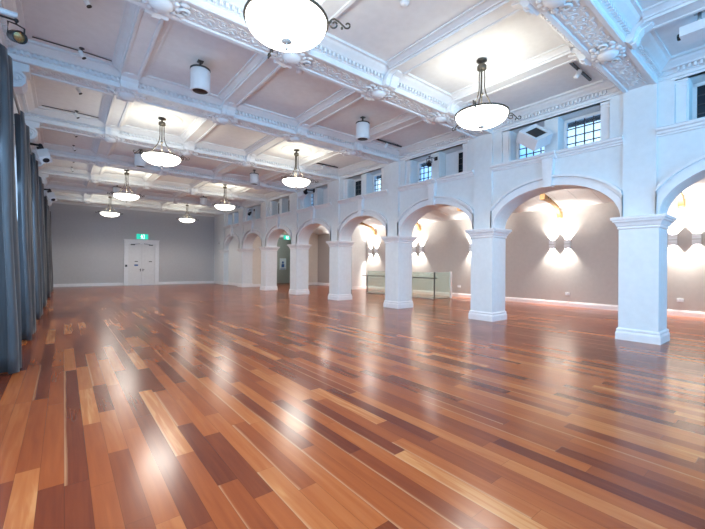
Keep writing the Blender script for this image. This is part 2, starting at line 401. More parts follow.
# running scroll relief on the soffit
rl = MB(); x = XL + .2; sgn = 1
while x < XW - .15:
    near_node = min(abs(x - n) for n in LBX) < .28
    if not near_node:
        pts = []; rad = []
        for i in range(22):
            a = PI * .9 + i * .42; r = .082 * (1 - i / 24)
            pts.append((x + r * cos(a), sgn * (.035 + r * sin(a)) * 1.2, 4.999 - .006 * i / 22)); rad.append(.008 - .0002 * i)
        rl.tube(pts, rad, 5)
        rl.ball((x, sgn * .045, 4.985), (.022, .022, .012), 8, 5)
        for da, l in ((.11, .05), (.05, .06), (-.06, .05)): rl.ball((x + da, -sgn * .11, 4.994), (l * .8, .022, .007), 8, 5)
        rl.ball((x + .08, sgn * .14, 4.994), (.03, .026, .008), 8, 5)
    x += .165; sgn = -sgn
def boss_mesh():
    m = MB()
    m.prism([(-.19, 5.0), (-.19, 4.975), (.19, 4.975), (.19, 5.0)], 'Y', -.27, .27)
    m.lathe([(.0, -.10), (.06, -.096), (.11, -.075), (.145, -.04), (.15, -.015), (.165, -.02), (.185, -.012), (.19, .01)], 24, (0, 0, 4.975))
    for i in range(12):
        a = 2 * PI * i / 12; m.ball((.2 * cos(a), .2 * sin(a), 4.972), (.045, .045, .028), 8, 5)
    for sx in (-1, 1):
        pts = [(sx * (.24 + .09 * cos(2.6 + t * .5) * (1 - t / 16) + .06), .09 * sin(2.6 + t * .5) * (1 - t / 16), 4.968) for t in range(14)]
        m.tube(pts, [.026 - .0012 * t for t in range(14)], 6)
        for sy in (-1, 1): m.ball((sx * .27, sy * .13, 4.985), (.07, .05, .025), 8, 5)
    for sy in (-1, 1):      # scroll brackets on both faces of the beam
        prof = [(.27, 4.985), (.31, 4.955), (.36, 4.97), (.385, 5.01), (.40, 5.08), (.45, 5.14), (.56, 5.17), (.58, 5.22), (.58, 5.283), (.27, 5.283)]
        m.prism([(sy * a, z) for a, z in prof], 'X', -.15, .15)
        m.prism([(sy * (a + .02), z - .012) for a, z in prof[:-2]] + [(sy * .3, 5.2)], 'X', -.05, .05)
    return m.mesh('boss', 'ceil')
me_boss = boss_mesh()
def console_mesh():
    m = MB()
    prof = [(0, 4.45), (.06, 4.42), (.13, 4.44), (.16, 4.5), (.14, 4.56), (.18, 4.62), (.3, 4.66), (.36, 4.74), (.36, 4.86), (.3, 4.93), (.4, 4.95), (.4, 5.09), (0, 5.09)]
    m.prism(prof, 'Y', -.19, .19)
    for s in (-1, 1):
        pts = [(.23 + .115 * cos(.3 + i * .45) * (1 - i / 26), s * .195, 4.79 + .115 * sin(.3 + i * .45) * (1 - i / 26)) for i in range(24)]
        m.tube(pts, .02, 6); m.ball((.23, s * .195, 4.79), (.035, .03, .035), 8, 6)
    return m.mesh('console', 'ceil')
me_con = console_mesh()
me_beam, me_dn, me_rl = bm_.mesh('beam', 'ceil'), dn.mesh('dentils', 'ceil'), rl.mesh('relief', 'ceil')
for i in range(-1, 8):
    o = bpy.data.objects.new('trim_%d' % (30 + i), me_beam); COL.objects.link(o); o.location = (0, PY(i), 0); struct(o, None, 'ceiling beam')
    for nm, me in (('dentils', me_dn), ('relief', me_rl)):
        c = bpy.data.objects.new(nm, me); COL.objects.link(c); c.parent = o
    for x in LBX:
        c = bpy.data.objects.new('boss', me_boss); COL.objects.link(c); c.parent = o; c.location = (x, 0, 0)
    c = bpy.data.objects.new('console', me_con); COL.objects.link(c); c.parent = o; c.location = (XL - .06, 0, -.1)
LONG = [(.115, 5.18), (.12, 5.16), (.165, 5.155), (.17, 5.19), (.2, 5.195), (.205, 5.215), (.27, 5.25), (.31, 5.255), (.31, 5.285)]
for k, x in enumerate(LBX):
    m = MB()
    for i in range(-2, 8):
        y0 = PY(i) + .5 if i > -2 else YN; y1 = PY(i + 1) - .5 if i < 7 else YE
        m.prism([(x + a, z) for a, z in sym(LONG)], 'Y', y0, y1)
    struct(m.obj('trim_%d' % (40 + k), 'ceil'), None, 'ceiling beam')
CORN = [(0, 5.0), (.03, 5.0), (.035, 5.05), (.08, 5.06), (.08, 5.13), (.14, 5.14), (.16, 5.165), (.24, 5.205), (.27, 5.235), (.33, 5.24), (.33, 5.285), (0, 5.285)]
m = MB(); m2 = MB(); md_ = MB()
for i in range(-2, 8):
    y0 = PY(i) + .27 if i > -2 else YN; y1 = PY(i + 1) - .27 if i < 7 else YE
    along_y(m, CORN, XW, y0, y1); along_y(m2, CORN, XL, y0, y1, 1)
    y = y0 + .27
    while y < y1 - .27:
        md_.box(XW - .13, XW - .075, y, y + .038, 5.062, 5.128); md_.box(XL + .075, XL + .13, y, y + .038, 5.062, 5.128); y += .078
o = struct(m.obj('trim_50', 'ceil'), None, 'cornice'); md_.obj('dentils', 'ceil', o)
struct(m2.obj('trim_51', 'ceil'), None, 'cornice')
struct(MB().prism([(YE - a, z) for a, z in CORN], 'X', XL, XW).obj('trim_52', 'ceil'), None, 'cornice')

# ------------------------------------------------------------------ baseboards
def baseprof(p): return [(0, 0), (.022, 0), (.022, .13), (.014, .155), (.012, .175), (0, .18)]
def bb(name, segs):
    m = MB()
    for ax, base, sg, a, b in segs:
        m.prism([(base + sg * p_, z) for p_, z in baseprof(0)], ax, a, b)
    return struct(m.obj(name, 'trim'), None, 'baseboard')
bb('baseboard_end', [('X', YE, -1, XL, DX0 - .26), ('X', YE, -1, DX1 + .24, XW)])
bb('baseboard_left', [('Y', XL, 1, YN, YE)])
bb('baseboard_aisle', [('Y', XA, -1, YN, 16.83), ('Y', XA, -1, 17.2, YA), ('X', 16.83, -1, 13.42, XA), ('X', YA, -1, XB, 10.4), ('X', YA, -1, 12.8, XA)])
bb('baseboard_right', [('Y', XW, -1, PY(7) + .36, YE), ('Y', 9.12, -1, PY(6) + .32, PY(7) - .32)])

# ------------------------------------------------------------------ aisle
struct(MB().box(XA, XA + .3, YN, YA + .3, 0, 4.3).obj('wall_aisle', 'taupe'), 'taupe painted wall of the side aisle lit by sconces', 'wall')
w = MB(); w.box(XB, 10.4, YA, YA + .3, 0, 4.2); w.box(12.8, XA, YA, YA + .3, 0, 4.2); w.box(10.4, 12.8, YA, YA + .3, 3.55, 4.2)
struct(w.obj('wall_aisle_end', 'cream'), 'cream end wall of the side aisle with corridor opening', 'wall')
struct(MB().box(10.1, 10.4, YA + .3, 25.6, 0, 3.7).obj('wall_corridor_left', 'green'), None, 'wall'); struct(MB().box(14.2, 14.5, YA + .3, 25.6, 0, 3.7).obj('wall_corridor_right', 'green'), None, 'wall'); struct(MB().box(10.1, 14.5, YA + .3, 25.8, 3.55, 3.7).obj('ceiling_corridor', 'ceil'), None, 'ceiling')
w = MB(); w.box(10.1, 14.5, 25.6, 25.8, 0, 3.55)
struct(w.obj('wall_corridor', 'green'), 'grey green wall of the dim corridor', 'wall')
struct(MB().box(13.42, XA, 16.83, 17.2, 0, 4.15).obj('wall_nib', 'white'), 'short pale wall projecting into the aisle', 'wall')
# lean-to ceiling: slopes up from the aisle wall, then flat
m = MB().prism([(XB, 4.02), (12.9, 4.02), (XA, 3.66), (XA + .3, 3.66), (XA + .3, 3.8), (12.9, 4.1), (XB, 4.1)], 'Y', YN, YA + .3)
y = -4.7
while y < YA:                               # board lines of the sloping lining
    m.prism([(12.9, 4.02), (12.9, 4.012), (XA, 3.652), (XA, 3.66)], 'Y', y, y + .05); y += .6
struct(m.obj('ceiling_aisle', 'ceil'), 'white sloping board ceiling of the side aisle', 'ceiling')

# ------------------------------------------------------------------ door
d = empty('door_1', ((DX0 + DX1) / 2, YE, 0)); struct(d, 'white panelled double door under the green exit sign', 'door')
hw = (DX1 - DX0) / 2
f = MB()
for s in (-1, 1):
    x0, x1 = sorted((s * (hw), s * (hw + .24))); f.box(x0, x1, -.05, .06, 0, DZ + .02); f.box(*sorted((s * (hw + .2), s * (hw + .24))), -.075, -.05, 0, DZ + .24); f.box(*sorted((s * hw, s * (hw + .05))), -.02, .3, 0, DZ)
f.box(-hw - .24, hw + .24, -.05, .06, DZ, DZ + .26); f.box(-hw - .27, hw + .27, -.085, -.05, DZ + .22, DZ + .27)
f.obj('door_frame', 'trim', d)
for s in (-1, 1):
    l = MB(); x0, x1 = sorted((s * .004, s * (hw - .004)))
    l.box(x0, x1, .03, .075, .008, DZ - .005)
    def stile(a, b, z0, z1): l.box(a, b, .005, .035, z0, z1)
    stile(x0, x0 + .11, .008, DZ - .005); stile(x1 - .11, x1, .008, DZ - .005)
    for z0, z1 in ((.008, .22), (.62, .74), (1.14, 1.28), (DZ - .14, DZ - .005)): stile(x0 + .11, x1 - .11, z0, z1)
    for z0, z1 in ((.27, .57), (.79, 1.09), (1.34, DZ - .2)): l.box(x0 + .17, x1 - .17, .018, .035, z0, z1)
    lo = l.obj('door_leaf', 'door', d)
    h = MB(); hx = s * .07
    h.box(hx - .022, hx + .022, -.005, .006, .92, 1.1); h.tube([(hx, 0, 1.03), (hx, -.05, 1.03), (hx + s * .1, -.055, 1.03)], .011, 8); h.obj('door_handle', 'darkgrey', lo)
    cl = MB(); cx = s * (hw - .25)
    cl.box(cx - .12, cx + .12, -.04, .005, DZ - .11, DZ - .05); cl.tube([(cx, -.03, DZ - .06), (cx - s * .2, -.1, DZ - .03), (cx - s * .42, -.04, DZ + .0)], .012, 6); cl.obj('door_closer', 'darkgrey', lo)
sgn_ = [('door_notice', 3.78, 1.58, .19, .05, 'darkgrey', 'small dark notice plate on the left door leaf, above the blue one'), ('door_notice', 3.78, 1.31, .22, .15, 'blue', 'blue notice plate on the left door leaf'),
        ('door_notice', 4.62, 1.58, .19, .05, 'darkgrey', 'small dark notice plate on the right door leaf')]
for nm, x, z, w_, h_, mt, lb in sgn_:
    o = MB().box(-w_ / 2, w_ / 2, -.004, .004, -h_ / 2, h_ / 2).obj(nm, mt); o.location = (x, YE + .014 - (.003), z); tag(o, lb, 'notice')
o = empty('light_switch', (3.2, YE - .05, 1.29)); MB().box(-.06, .06, -.014, .0, -.07, .07).obj('plate', 'darkgrey', o); MB().box(-.02, .02, -.022, -.012, -.03, .03).obj('rocker', 'black', o)
tag(o, 'dark square light switch on the left side of the door frame', 'switch')

# exit signs
def exit_sign(loc, rz, w_, h_, label, hang=0):
    e = empty('exit_sign', loc, rz); tag(e, label, 'exit sign')
    MB().box(-w_ / 2, w_ / 2, -.05, 0, 0, h_).obj('housing', 'exitgreen', e)
    m = MB(); k = h_ * .85; z0 = h_ * .08; y0, y1 = -.056, -.05
    def P(pts): m.prism([(a * k, z0 + b * k) for a, b in pts], 'Y', y0, y1)
    P([(.10, .0), (.42, .0), (.42, .95), (.10, .95), (.10, .86), (.34, .86), (.34, .08), (.10, .08)])      # doorway
    P([(-.13 + .085 * cos(t * .628), .84 + .085 * sin(t * .628)) for t in range(10)])                       # head
    P([(-.22, .70), (-.05, .74), (.0, .40), (-.14, .36)])                                                 # trunk
    P([(-.06, .73), (.02, .55), (.13, .56), (.13, .50), (-.02, .47), (-.1, .62)])
    P([(-.2, .71), (-.33, .55), (-.40, .56), (-.41, .50), (-.29, .47), (-.15, .62)])
    P([(-.02, .42), (.10, .24), (.02, .02), (-.06, .05), (-.0, .22), (-.12, .37)])
    P([(-.05, .40), (-.17, .18), (-.36, .19), (-.36, .11), (-.12, .09), (.0, .36)])
    m.obj('pictogram', 'exitwhite', e)
    if hang:
        r = MB()
        for s in (-1, 1): r.tube([(s * w_ * .35, -.025, h_), (s * w_ * .35, -.025, h_ + hang)], .008, 6)
        r.obj('hanger', 'steel', e)
exit_sign((4.12, YE, 3.09), 0, .68, .34, 'green running-man exit sign above the white double door')
exit_sign((11.92, YA - .06, 3.17), 0, .5, .28, 'green running-man exit sign at the head of the corridor opening', 0)
o = empty('poster', (13.45, 25.6, 1.5)); MB().box(-.28, .28, -.02, 0, -.45, .45).obj('poster_frame', 'paper', o)
m = MB(); m.ball((.0, -.022, .12), (.09, .006, .1)); m.box(-.12, .12, -.026, -.019, -.26, -.0); m.box(-.24, .24, -.026, -.019, -.42, -.36); m.obj('printed_figure', 'blue', o)
tag(o, 'pale poster with a blue figure on the corridor wall', 'poster')

# ------------------------------------------------------------------ sconces on the aisle wall, each lighting up and down
me_sb = MB(); me_sb.box(-.11, 0, -.1, -.085, -.165, .165).box(-.11, 0, .085, .1, -.165, .165).box(-.11, -.095, -.085, .085, -.165, .165).box(-.095, 0, -.085, .085, -.05, .05)
me_sb = me_sb.mesh('housing', 'plastic')
me_bk = MB().box(-.012, 0, -.06, .06, -.05, .05).box(-.113, -.108, -.1, .1, -.012, .012).mesh('trim_band', 'steel')
SCL = ['in the arch nearest the right edge', 'left of the nearest pillar, seen through the tall arch', 'beside the second pillar behind the balustrade end', 'behind the third pillar above the glass balustrade', 'beside the short projecting pale wall', 'hidden behind the fourth pillar']
for i in range(6):
    for s in (1, -1):
        y = 2.22 + 3.47 * i + s * .265
        e = empty('wall_sconce', (XA, y, 2.3))
        for nm, me in (('housing', me_sb), ('trim_band', me_bk)):
            o = bpy.data.objects.new(nm, me); COL.objects.link(o); o.parent = e
        tag(e, '%s white sconce of the pair %s' % ('left' if s > 0 else 'right', SCL[i]), 'wall light', 'wall sconces of the side aisle')
        for dz in (-1, 1): spot((XA - .075, y, 2.3 + dz * .08), (.10, 0, dz), 270, 1.68, .95, (1, .93, .82))
# power outlets
for y, z, lb in ((5.43, .46, 'white power outlet under the paired sconces in the tall arch'), (2.32, .48, 'white power outlet right of the nearest pillar'), (10.1, .5, 'white power outlet right of the glass balustrade')):
    e = empty('power_outlet', (XA, y, z)); MB().box(-.03, 0, -.075, .075, -.05, .05).obj('plate', 'plastic', e)
    for s in (-1, 1): MB().box(-.036, -.03, s * .035 - .016, s * .035 + .016, -.02, .02).obj('socket', 'trim', e)
    tag(e, lb, 'power outlet')
# timber brackets under the lean-to
m = MB()
def bracket_curve(x0, z0, x1, z1, n=14):
    top = []; bot = []
    for i in range(n + 1):
        t = i / n * PI / 2
        x = x0 - (x0 - x1) * (1 - cos(t)); z = z0 + (z1 - z0) * sin(t)
        top.append((x, z)); bot.append((x, z))
    return top
inner = bracket_curve(XA - .02, 3.3, XA - 1.25, 3.86); outer = bracket_curve(XA, 3.34, XA - 1.25, 4.0)
inner = bracket_curve(XA - .13, 3.3, XA - 1.35, 3.80)
outer = bracket_curve(XA - .005, 3.3, XA - 1.35, 3.93)
m.prism(inner + outer[::-1], 'Y', -.06, .06)
m.prism([(XA - 1.5, 3.80), (XA - 1.0, 3.80), (XA - 1.0, 3.98), (XA - 1.5, 4.015)], 'Y', -.08, .08)
me_br = m.mesh('brace', 'timber'); me_mt = MB().box(XA - .012, XA - .001, -.085, .085, 3.27, 3.52).mesh('mount', 'timber')
me_bl = MB().tube([(XA - 1.22, -.1, 3.88), (XA - 1.22, .1, 3.88)], .025, 8).mesh('bolt', 'darkgrey'); me_bl2 = MB().tube([(XA - 1.05, -.1, 3.86), (XA - 1.05, .1, 3.86)], .022, 8).mesh('bolt', 'darkgrey')
BRL = ['seen in the arch at the right edge', 'seen through the tall arch left of the nearest pillar', 'seen right beside the third nearest pillar', 'seen in the arch left of the third nearest pillar', 'high behind the fourth nearest pillar']
for i in range(5):
    e = empty('timber_bracket', (0, 2.25 + SP * i + .05, 0))
    for nm, me in (('brace', me_br), ('bolt', me_bl), ('bolt', me_bl2), ('wall_mount', me_mt)):
        o = bpy.data.objects.new(nm, me); COL.objects.link(o); o.parent = e
    tag(e, 'curved honey timber roof bracket %s' % BRL[i], 'roof bracket', 'timber roof brackets of the aisle')

# ------------------------------------------------------------------ glass balustrade
e = empty('glass_balustrade', (12.5, 9.96, 0)); tag(e, 'green tinted glass balustrade with dark handrail behind the third pillar', 'balustrade')
for k in range(3): MB().box(-.008, .008, .03 + k * 1.47, 1.45 + k * 1.47, .03, 1.17).obj('glass_panel', 'glass', e)
MB().box(.03, 1.1, -.008, .008, .03, 1.17).obj('glass_panel', 'glass', e)
for x, y in ((0, 0), (0, 1.485), (0, 2.955), (0, 4.42)): MB().box(x - .02, x + .02, y - .02, y + .02, 0, 1.18 if y == 0 else .95).obj('post', 'darkgrey', e)
MB().box(1.1, 1.2, -.04, .04, 0, 1.2).obj('end_post', 'trim', e)
m = MB().tube([(-.06, 4.72, .92), (-.06, .0, .92), (-.06, -.06, .92), (.0, -.06, .92), (.1, -.06, .92)], .022, 10)
for y in (.0, 1.485, 2.955, 4.42): m.tube([(-.06, y, .92), (0, y, .90)], .012, 6)
m.obj('handrail', 'darkgrey', e)
MB().box(-.015, .015, 0, 4.45, 0, .035).box(0, 1.1, -.015, .015, 0, .035).obj('base_channel', 'steel', e)

# ------------------------------------------------------------------ pendant lights
def pend():
    e = empty('pendant_light')
    MB().lathe([(.0, 5.265), (.085, 5.265), (.095, 5.24), (.05, 5.225), (.025, 5.21), (.025, 5.17), (.07, 5.165), (.085, 5.15), (.085, 5.09), (.06, 5.075), (0, 5.075)], 24).obj('canopy', 'bronze', e)
    m = MB().tube([(0, 0, 5.09), (0, 0, 4.2)], .013, 8).lathe([(.013, 4.66), (.03, 4.65), (.03, 4.62), (.013, 4.61)], 12); m.obj('stem', 'bronze', e)
    for k in range(3):
        a = 2 * PI * k / 3 + math.radians(-38.65); pts = []
        for t in range(15):
            u = t / 14; r = .055 + (.34 * max(0, (u - .35) / .65) ** 1.9); z = 5.09 - .86 * u
            pts.append((r * cos(a), r * sin(a), z))
        MB().tube(pts, .011, 6).obj('rod', 'bronze', e)
    prof = []; N_ = 16; R, D = .46, .215
    for i in range(N_ + 1): t = i / N_ * PI / 2; prof.append((max(.001, R * sin(t) ** .92), 4.25 - D * cos(t) ** .9))
    prof += [(r - .008, z + .006) for r, z in prof[::-1]]
    b = MB().lathe(prof, 48).obj('bowl', 'bowl', e); b.data.materials.append(M['bowl_in'])
    for f_ in b.data.polygons:
        if f_.normal.z > 0: f_.material_index = 1
    MB().lathe([(.458, 4.238), (.478, 4.24), (.483, 4.252), (.478, 4.265), (.458, 4.266), (.455, 4.25), (.458, 4.238)], 48).obj('rim', 'bronze', e)
    MB().lathe([(0, 4.04), (.05, 4.032), (.062, 4.02), (.022, 4.005), (.010, 3.995), (.010, 3.955), (.02, 3.945), (.014, 3.925), (0, 3.92)], 16).obj('finial', 'pewter', e)
    for k in range(3):
        a = 2 * PI * k / 3 + math.radians(-38.65); R0 = Matrix.Rotation(a, 4, 'Z')
        pts = []                                        # S scroll in the radial plane
        for t in range(16):
            q = t / 15; an = PI * 2.3 * (1 - q) + PI * .5; r = .018 + .045 * q; pts.append((.545 + r * cos(an), 0, 4.225 + r * sin(an)))
        for t in range(1, 12):
            q = t / 11; pts.append((.545 + .13 * q, 0, 4.288 - .105 * q ** 1.3 + .0))
        for t in range(1, 12):
            q = t / 11; an = PI * 1.35 + PI * 1.5 * q; r = .035 - .014 * q; pts.append((.70 + r * cos(an), 0, 4.212 + r * sin(an)))
        m = MB().tube(pts, .0095, 6, R0); m.tube([(.47, 0, 4.252), (.50, 0, 4.245), (.515, 0, 4.26)], .01, 6, R0); m.ball((.635, 0, 4.18), .016, 8, 6, R0)
        m.obj('scroll', 'bronze', e)
    return e
PL = {(0, 0): 'largest lit bowl pendant light, cut by the top edge of the photo', (0, 1): 'lit bowl pendant light nearest the arcade, left of the tilted white projector',
      (2, 0): 'lit bowl pendant light in the left row, second from the camera', (2, 1): 'lit bowl pendant light in the right row, second from the camera',
      (4, 0): 'lit bowl pendant light in the left row, third from the camera', (4, 1): 'lit bowl pendant light in the right row, third from the camera',
      (6, 0): 'farthest lit bowl pendant light of the left row, before the end wall', (6, 1): 'farthest lit bowl pendant light of the right row, above right of the door'}
p0 = pend(); first = True
for (b, r), lb in PL.items():
    o = p0 if first else copy_tree(p0); first = False
    x, y = (1.985, 6.0065)[r], PY(b) + SP / 2
    o.location = (x, y, 0); tag(o, lb, 'pendant light', 'bowl pendant lights in two rows')
    spot((x, y, 4.36), (0, 0, 1), 34, 3.1, .15, (1, .93, .74), 'bowl_lamp', .1)
    spot((x, y, 3.80), (0, 0, -1), 120, 3.0, .5, (1, .95, .86), 'bowl_glow', .42)

# ------------------------------------------------------------------ ceiling speakers (white drums)
def drum():
    e = empty('ceiling_speaker')
    MB().lathe([(.0, 5.10), (.165, 5.10), (.175, 5.09), (.175, 4.72), (.165, 4.70), (.14, 4.70), (.135, 4.72), (0, 4.72)], 32).obj('body', 'plastic', e)
    m = MB().lathe([(.165, 5.10), (.182, 5.105), (.182, 5.125), (.16, 5.13), (.0, 5.125)], 32); m.obj('top_ring', 'darkgrey', e)
    MB().lathe([(.135, 4.715), (.09, 4.708), (.04, 4.70), (.0, 4.698)], 24).obj('grille', 'black', e)
    MB().tube([(.0, 0, 5.12), (0, 0, 5.28)], .022, 8).box(-.05, .05, -.05, .05, 5.262, 5.28).obj('hanger', 'darkgrey', e)
    return e
DL = {(1, 0): 'nearest white drum speaker hanging from the ceiling, left of the largest pendant light', (1, 1): 'white drum speaker hanging nearest the arcade, above right of a lit bowl',
      (3, 0): 'white drum speaker half hidden behind the second bowl of the left row', (3, 1): 'white drum speaker between the two middle bowls of the right row',
      (5, 0): 'small far white drum speaker behind the third bowl of the left row', (5, 1): 'small far white drum speaker left of the third bowl of the right row'}
q0 = drum(); first = True
for (b, r), lb in DL.items():
    o = q0 if first else copy_tree(q0); first = False
    o.location = ((1.985, 6.0065)[r], PY(b) + SP / 2, 0); tag(o, lb, 'speaker', 'white drum speakers on the ceiling')

# ------------------------------------------------------------------ small spotlights on the left ceiling panels
def mini():
    e = empty('ceiling_spotlight')
    mt = Matrix.Translation((0, 0, 5.17)) @ Matrix.Rotation(math.radians(150), 4, 'Y')
    MB().lathe([(.0, -.06), (.032, -.06), (.036, -.05), (.036, .05), (.03, .06), (0, .06)], 16, mt=mt).obj('head', 'plastic', e)
    MB().lathe([(.0, .058), (.03, .058), (.034, .062), (.036, .075), (.028, .075), (.026, .064), (0, .064)], 16, mt=mt).obj('front_ring', 'black', e)
    MB().tube([(0, 0, 5.18), (0, 0, 5.28)], .012, 6).lathe([(.0, 5.268), (.04, 5.268), (.04, 5.28)], 12).obj('mount', 'darkgrey', e)
    return e
q0 = mini(); first = True
NM = ['nearest', 'second', 'third', 'fourth', 'fifth', 'sixth', 'seventh', 'eighth']
n = 0
for b in (1, 2, 3, 4):
    for dy in (.95, 2.62):
        o = q0 if first else copy_tree(q0); first = False
        o.location = (.22, PY(b) + dy, 0)
        tag(o, '%s small white spotlight from the camera in the left strip of ceiling panels' % NM[n], 'spotlight', 'small spotlights on the left ceiling panels'); n += 1
# track lights on the right ceiling panels
def track():
    e = empty('track_light')
    MB().box(-.6, .6, -.022, .022, 5.235, 5.265).obj('track', 'darkgrey', e)
    mt = Matrix.Translation((-.1, -.02, 5.13)) @ Matrix.Rotation(math.radians(25), 4, 'Y') @ Matrix.Rotation(math.radians(20), 4, 'X')
    MB().lathe([(.0, -.09), (.04, -.09), (.045, -.08), (.045, .07), (.03, .08), (0, .08)], 16, mt=mt).obj('spot_head', 'plastic', e)
    m = MB().tube([(-.1, -.02, 5.15), (-.1, -.01, 5.24)], .014, 6); m.box(-.45, -.4, -.015, .015, 5.26, 5.282); m.box(.4, .45, -.015, .015, 5.26, 5.282); m.obj('mount', 'darkgrey', e)
    return e
q0 = track(); first = True
for x, y, lb in ((7.72, 2.72, 'dark ceiling track with a white spotlight, nearest, left of the nearest pillar top'), (7.8, 8.05, 'ceiling track light above the third pillar, beyond the near bowl'), (7.7, 11.35, 'small far ceiling track light above the fourth pillar')):
    o = q0 if first else copy_tree(q0); first = False
    o.location = (x, y, 0); tag(o, lb, 'track light', 'track lights on the right ceiling panels')
# smoke detectors
for x, y, lb in ((3.85, 3.65, 'round white smoke detector on the ceiling panel between the two near bowls'), (3.62, 6.25, 'round white smoke detector on the lavender ceiling panel past the first beam')):
    e = empty('smoke_detector', (x, y, 0)); MB().lathe([(0, 5.235), (.03, 5.235), (.045, 5.245), (.055, 5.26)], 20).obj('sensor', 'trim', e); MB().lathe([(.055, 5.258), (.068, 5.262), (.07, 5.28)], 20).obj('base', 'plastic', e); tag(e, lb, 'smoke detector')

# ------------------------------------------------------------------ projector on the arcade wall (tilted white box)
A = Matrix(((-.0452, .8519, .5218), (.7919, -.2879, .5385), (.609, .4375, -.6616)))   # columns: long edge, wide edge, depth
MT = Matrix.Translation((8.25, 3.725, 4.274)) @ A.to_4x4()
e = empty('projector', (0, 0, 0)); tag(e, 'large tilted white projector box with black vent, before the high window right of a bowl', 'projector')
la, lb_, lc = .50, .52, .27
m = MB(); m.box(0, la, 0, lb_, .025, lc, MT)
for a, b, c_, d_ in ((0, .09, 0, lb_), (la - .09, la, 0, lb_), (.09, la - .09, 0, .07), (.09, la - .09, lb_ - .07, lb_)): m.box(a, b, c_, d_, 0, .026, MT)
m.obj('case', 'plastic', e)
m = MB(); m.box(.13, la - .09, .09, lb_ - .08, .012, .027, MT); m.obj('vent', 'black', e)
m = MB(); m.box(-.012, la + .012, lb_, lb_ + .012, -.012, lc + .012, MT); m.box(la, la + .012, -.01, lb_ + .012, -.012, lc, MT); m.obj('cover_plate', 'plastic', e)
c0 = MT @ Vector((la * .7, lb_ * .8, lc)); m = MB().tube([c0, (8.78, c0.y + .0, 4.66), (8.95, c0.y, 4.66)], .022, 8).box(8.93, 8.96, c0.y - .08, c0.y + .08, 4.56, 4.76); m.ball((8.72, c0.y, 4.72), .045)
m.obj('wall_bracket', 'steel', e)

# moving-head style spot heads on the walls
def head(name, mat_body, size, bracket=True):
    e = empty(name); s = size
    m = MB().lathe([(.0, -1.0 * s), (.5 * s, -1.0 * s), (.6 * s, -.9 * s), (.62 * s, .8 * s), (.55 * s, .95 * s), (.5 * s, .95 * s), (.48 * s, .75 * s), (0, .75 * s)], 24); m.obj('housing', mat_body, e)
    return e
def wall_spot(loc, aim, mat_body, size, label, wallx, group=None, amber=False, drop=.12):
    """can spotlight hung by a yoke from a wall arm"""
    e = empty('wall_spotlight', loc); tag(e, label, 'spotlight', group)
    mt = Vector(aim).to_track_quat('Z', 'Y').to_matrix().to_4x4(); s = size
    MB().lathe([(.0, -1.0), (.35, -1.0), (.55, -.8), (.62, -.3), (.62, .8), (.66, .82), (.66, .95), (.56, .95), (.54, .6), (.0, .6)], 24, mt=mt @ Matrix.Scale(s, 4)).obj('housing', mat_body, e)
    MB().lathe([(.0, .66), (.3, .68), (.53, .62)], 20, mt=mt @ Matrix.Scale(s, 4)).obj('lens', 'amber' if amber else 'lens', e)
    y = MB(); side = Vector(aim).cross(Vector((0, 0, 1))).normalized() * s * .72; up = Vector((0, 0, s * 1.25))
    y.tube([side, side + up, up * 1.08, -side + up, -side], s * .09, 6); y.tube([up * 1.05, up + Vector((0, 0, drop))], s * .1, 6)
    y.ball((up + Vector((0, 0, drop))), s * .22); dx = wallx - loc[0]
    y.tube([up + Vector((0, 0, drop)), Vector((dx, 0, up.z + drop))], s * .1, 6); y.box(*sorted((dx, dx - math.copysign(.02, dx))), -s * .5, s * .5, up.z + drop - s * .5, up.z + drop + s * .5)
    y.obj('yoke', 'black', e)
    return e
wall_spot((-.43, 5.43, 3.94), (.42, -.85, -.36), 'black', .10, 'black can spotlight with amber lens at the top left corner', XL, None, True, .05)
def box_head(loc, rot, label, wallx, group):
    e = empty('moving_light', loc); tag(e, label, 'spotlight', group)
    mt = Matrix.Rotation(rot[2], 4, 'Z') @ Matrix.Rotation(rot[1], 4, 'Y') @ Matrix.Rotation(rot[0], 4, 'X')
    m = MB(); 
    for z0, z1, w_ in ((-.17, -.145, .1), (-.145, .145, .12), (.145, .17, .1)): m.box(-w_, w_, -w_ * .9, w_ * .9, z0, z1, mt)
    m.obj('housing', 'plastic', e)
    m = MB().lathe([(0, -.185), (.06, -.185), (.072, -.175), (.072, -.165)], 20, mt=mt); m.obj('lens', 'lens', e)
    dx = wallx - loc[0]
    m = MB().box(-.07, .07, -.07, .07, .16, .3, mt); t = mt @ Vector((0, 0, .3)); m.tube([t, (t.x, t.y, t.z + .08), (dx, t.y, t.z + .08)], .03, 8); m.ball((t.x, t.y, t.z + .08), .05); m.box(*sorted((dx, dx - math.copysign(.02, dx))), t.y - .07, t.y + .07, t.z, t.z + .16); m.obj('wall_mount', 'black', e)
box_head((-.42, 12.24, 4.2), (math.radians(-38), math.radians(-20), 0), 'nearer white box spotlight with black bracket above the curtains', XL, 'white box spotlights on the left wall')
box_head((-.40, 19.04, 4.12), (math.radians(-38), math.radians(-20), 0), 'farther white box spotlight with black bracket above the curtains', XL, 'white box spotlights on the left wall')
box_head((8.45, 14.3, 4.62), (math.radians(58), math.radians(12), math.radians(15)), 'small white box spotlight before the high window right of the second right bowl', XW + .08, None)
wall_spot((8.62, 7.10, 4.56), (-.6, -.5, -.62), 'black', .11, 'black spotlight between the two high windows above the wide second arch', XW + .08, 'black spotlights at the high windows', False, .06)
wall_spot((8.66, 20.7, 4.5), (-.6, -.5, -.62), 'black', .13, 'far black spotlight before the high windows right of the farthest pillars', XW + .08, 'black spotlights at the high windows', False, .06)
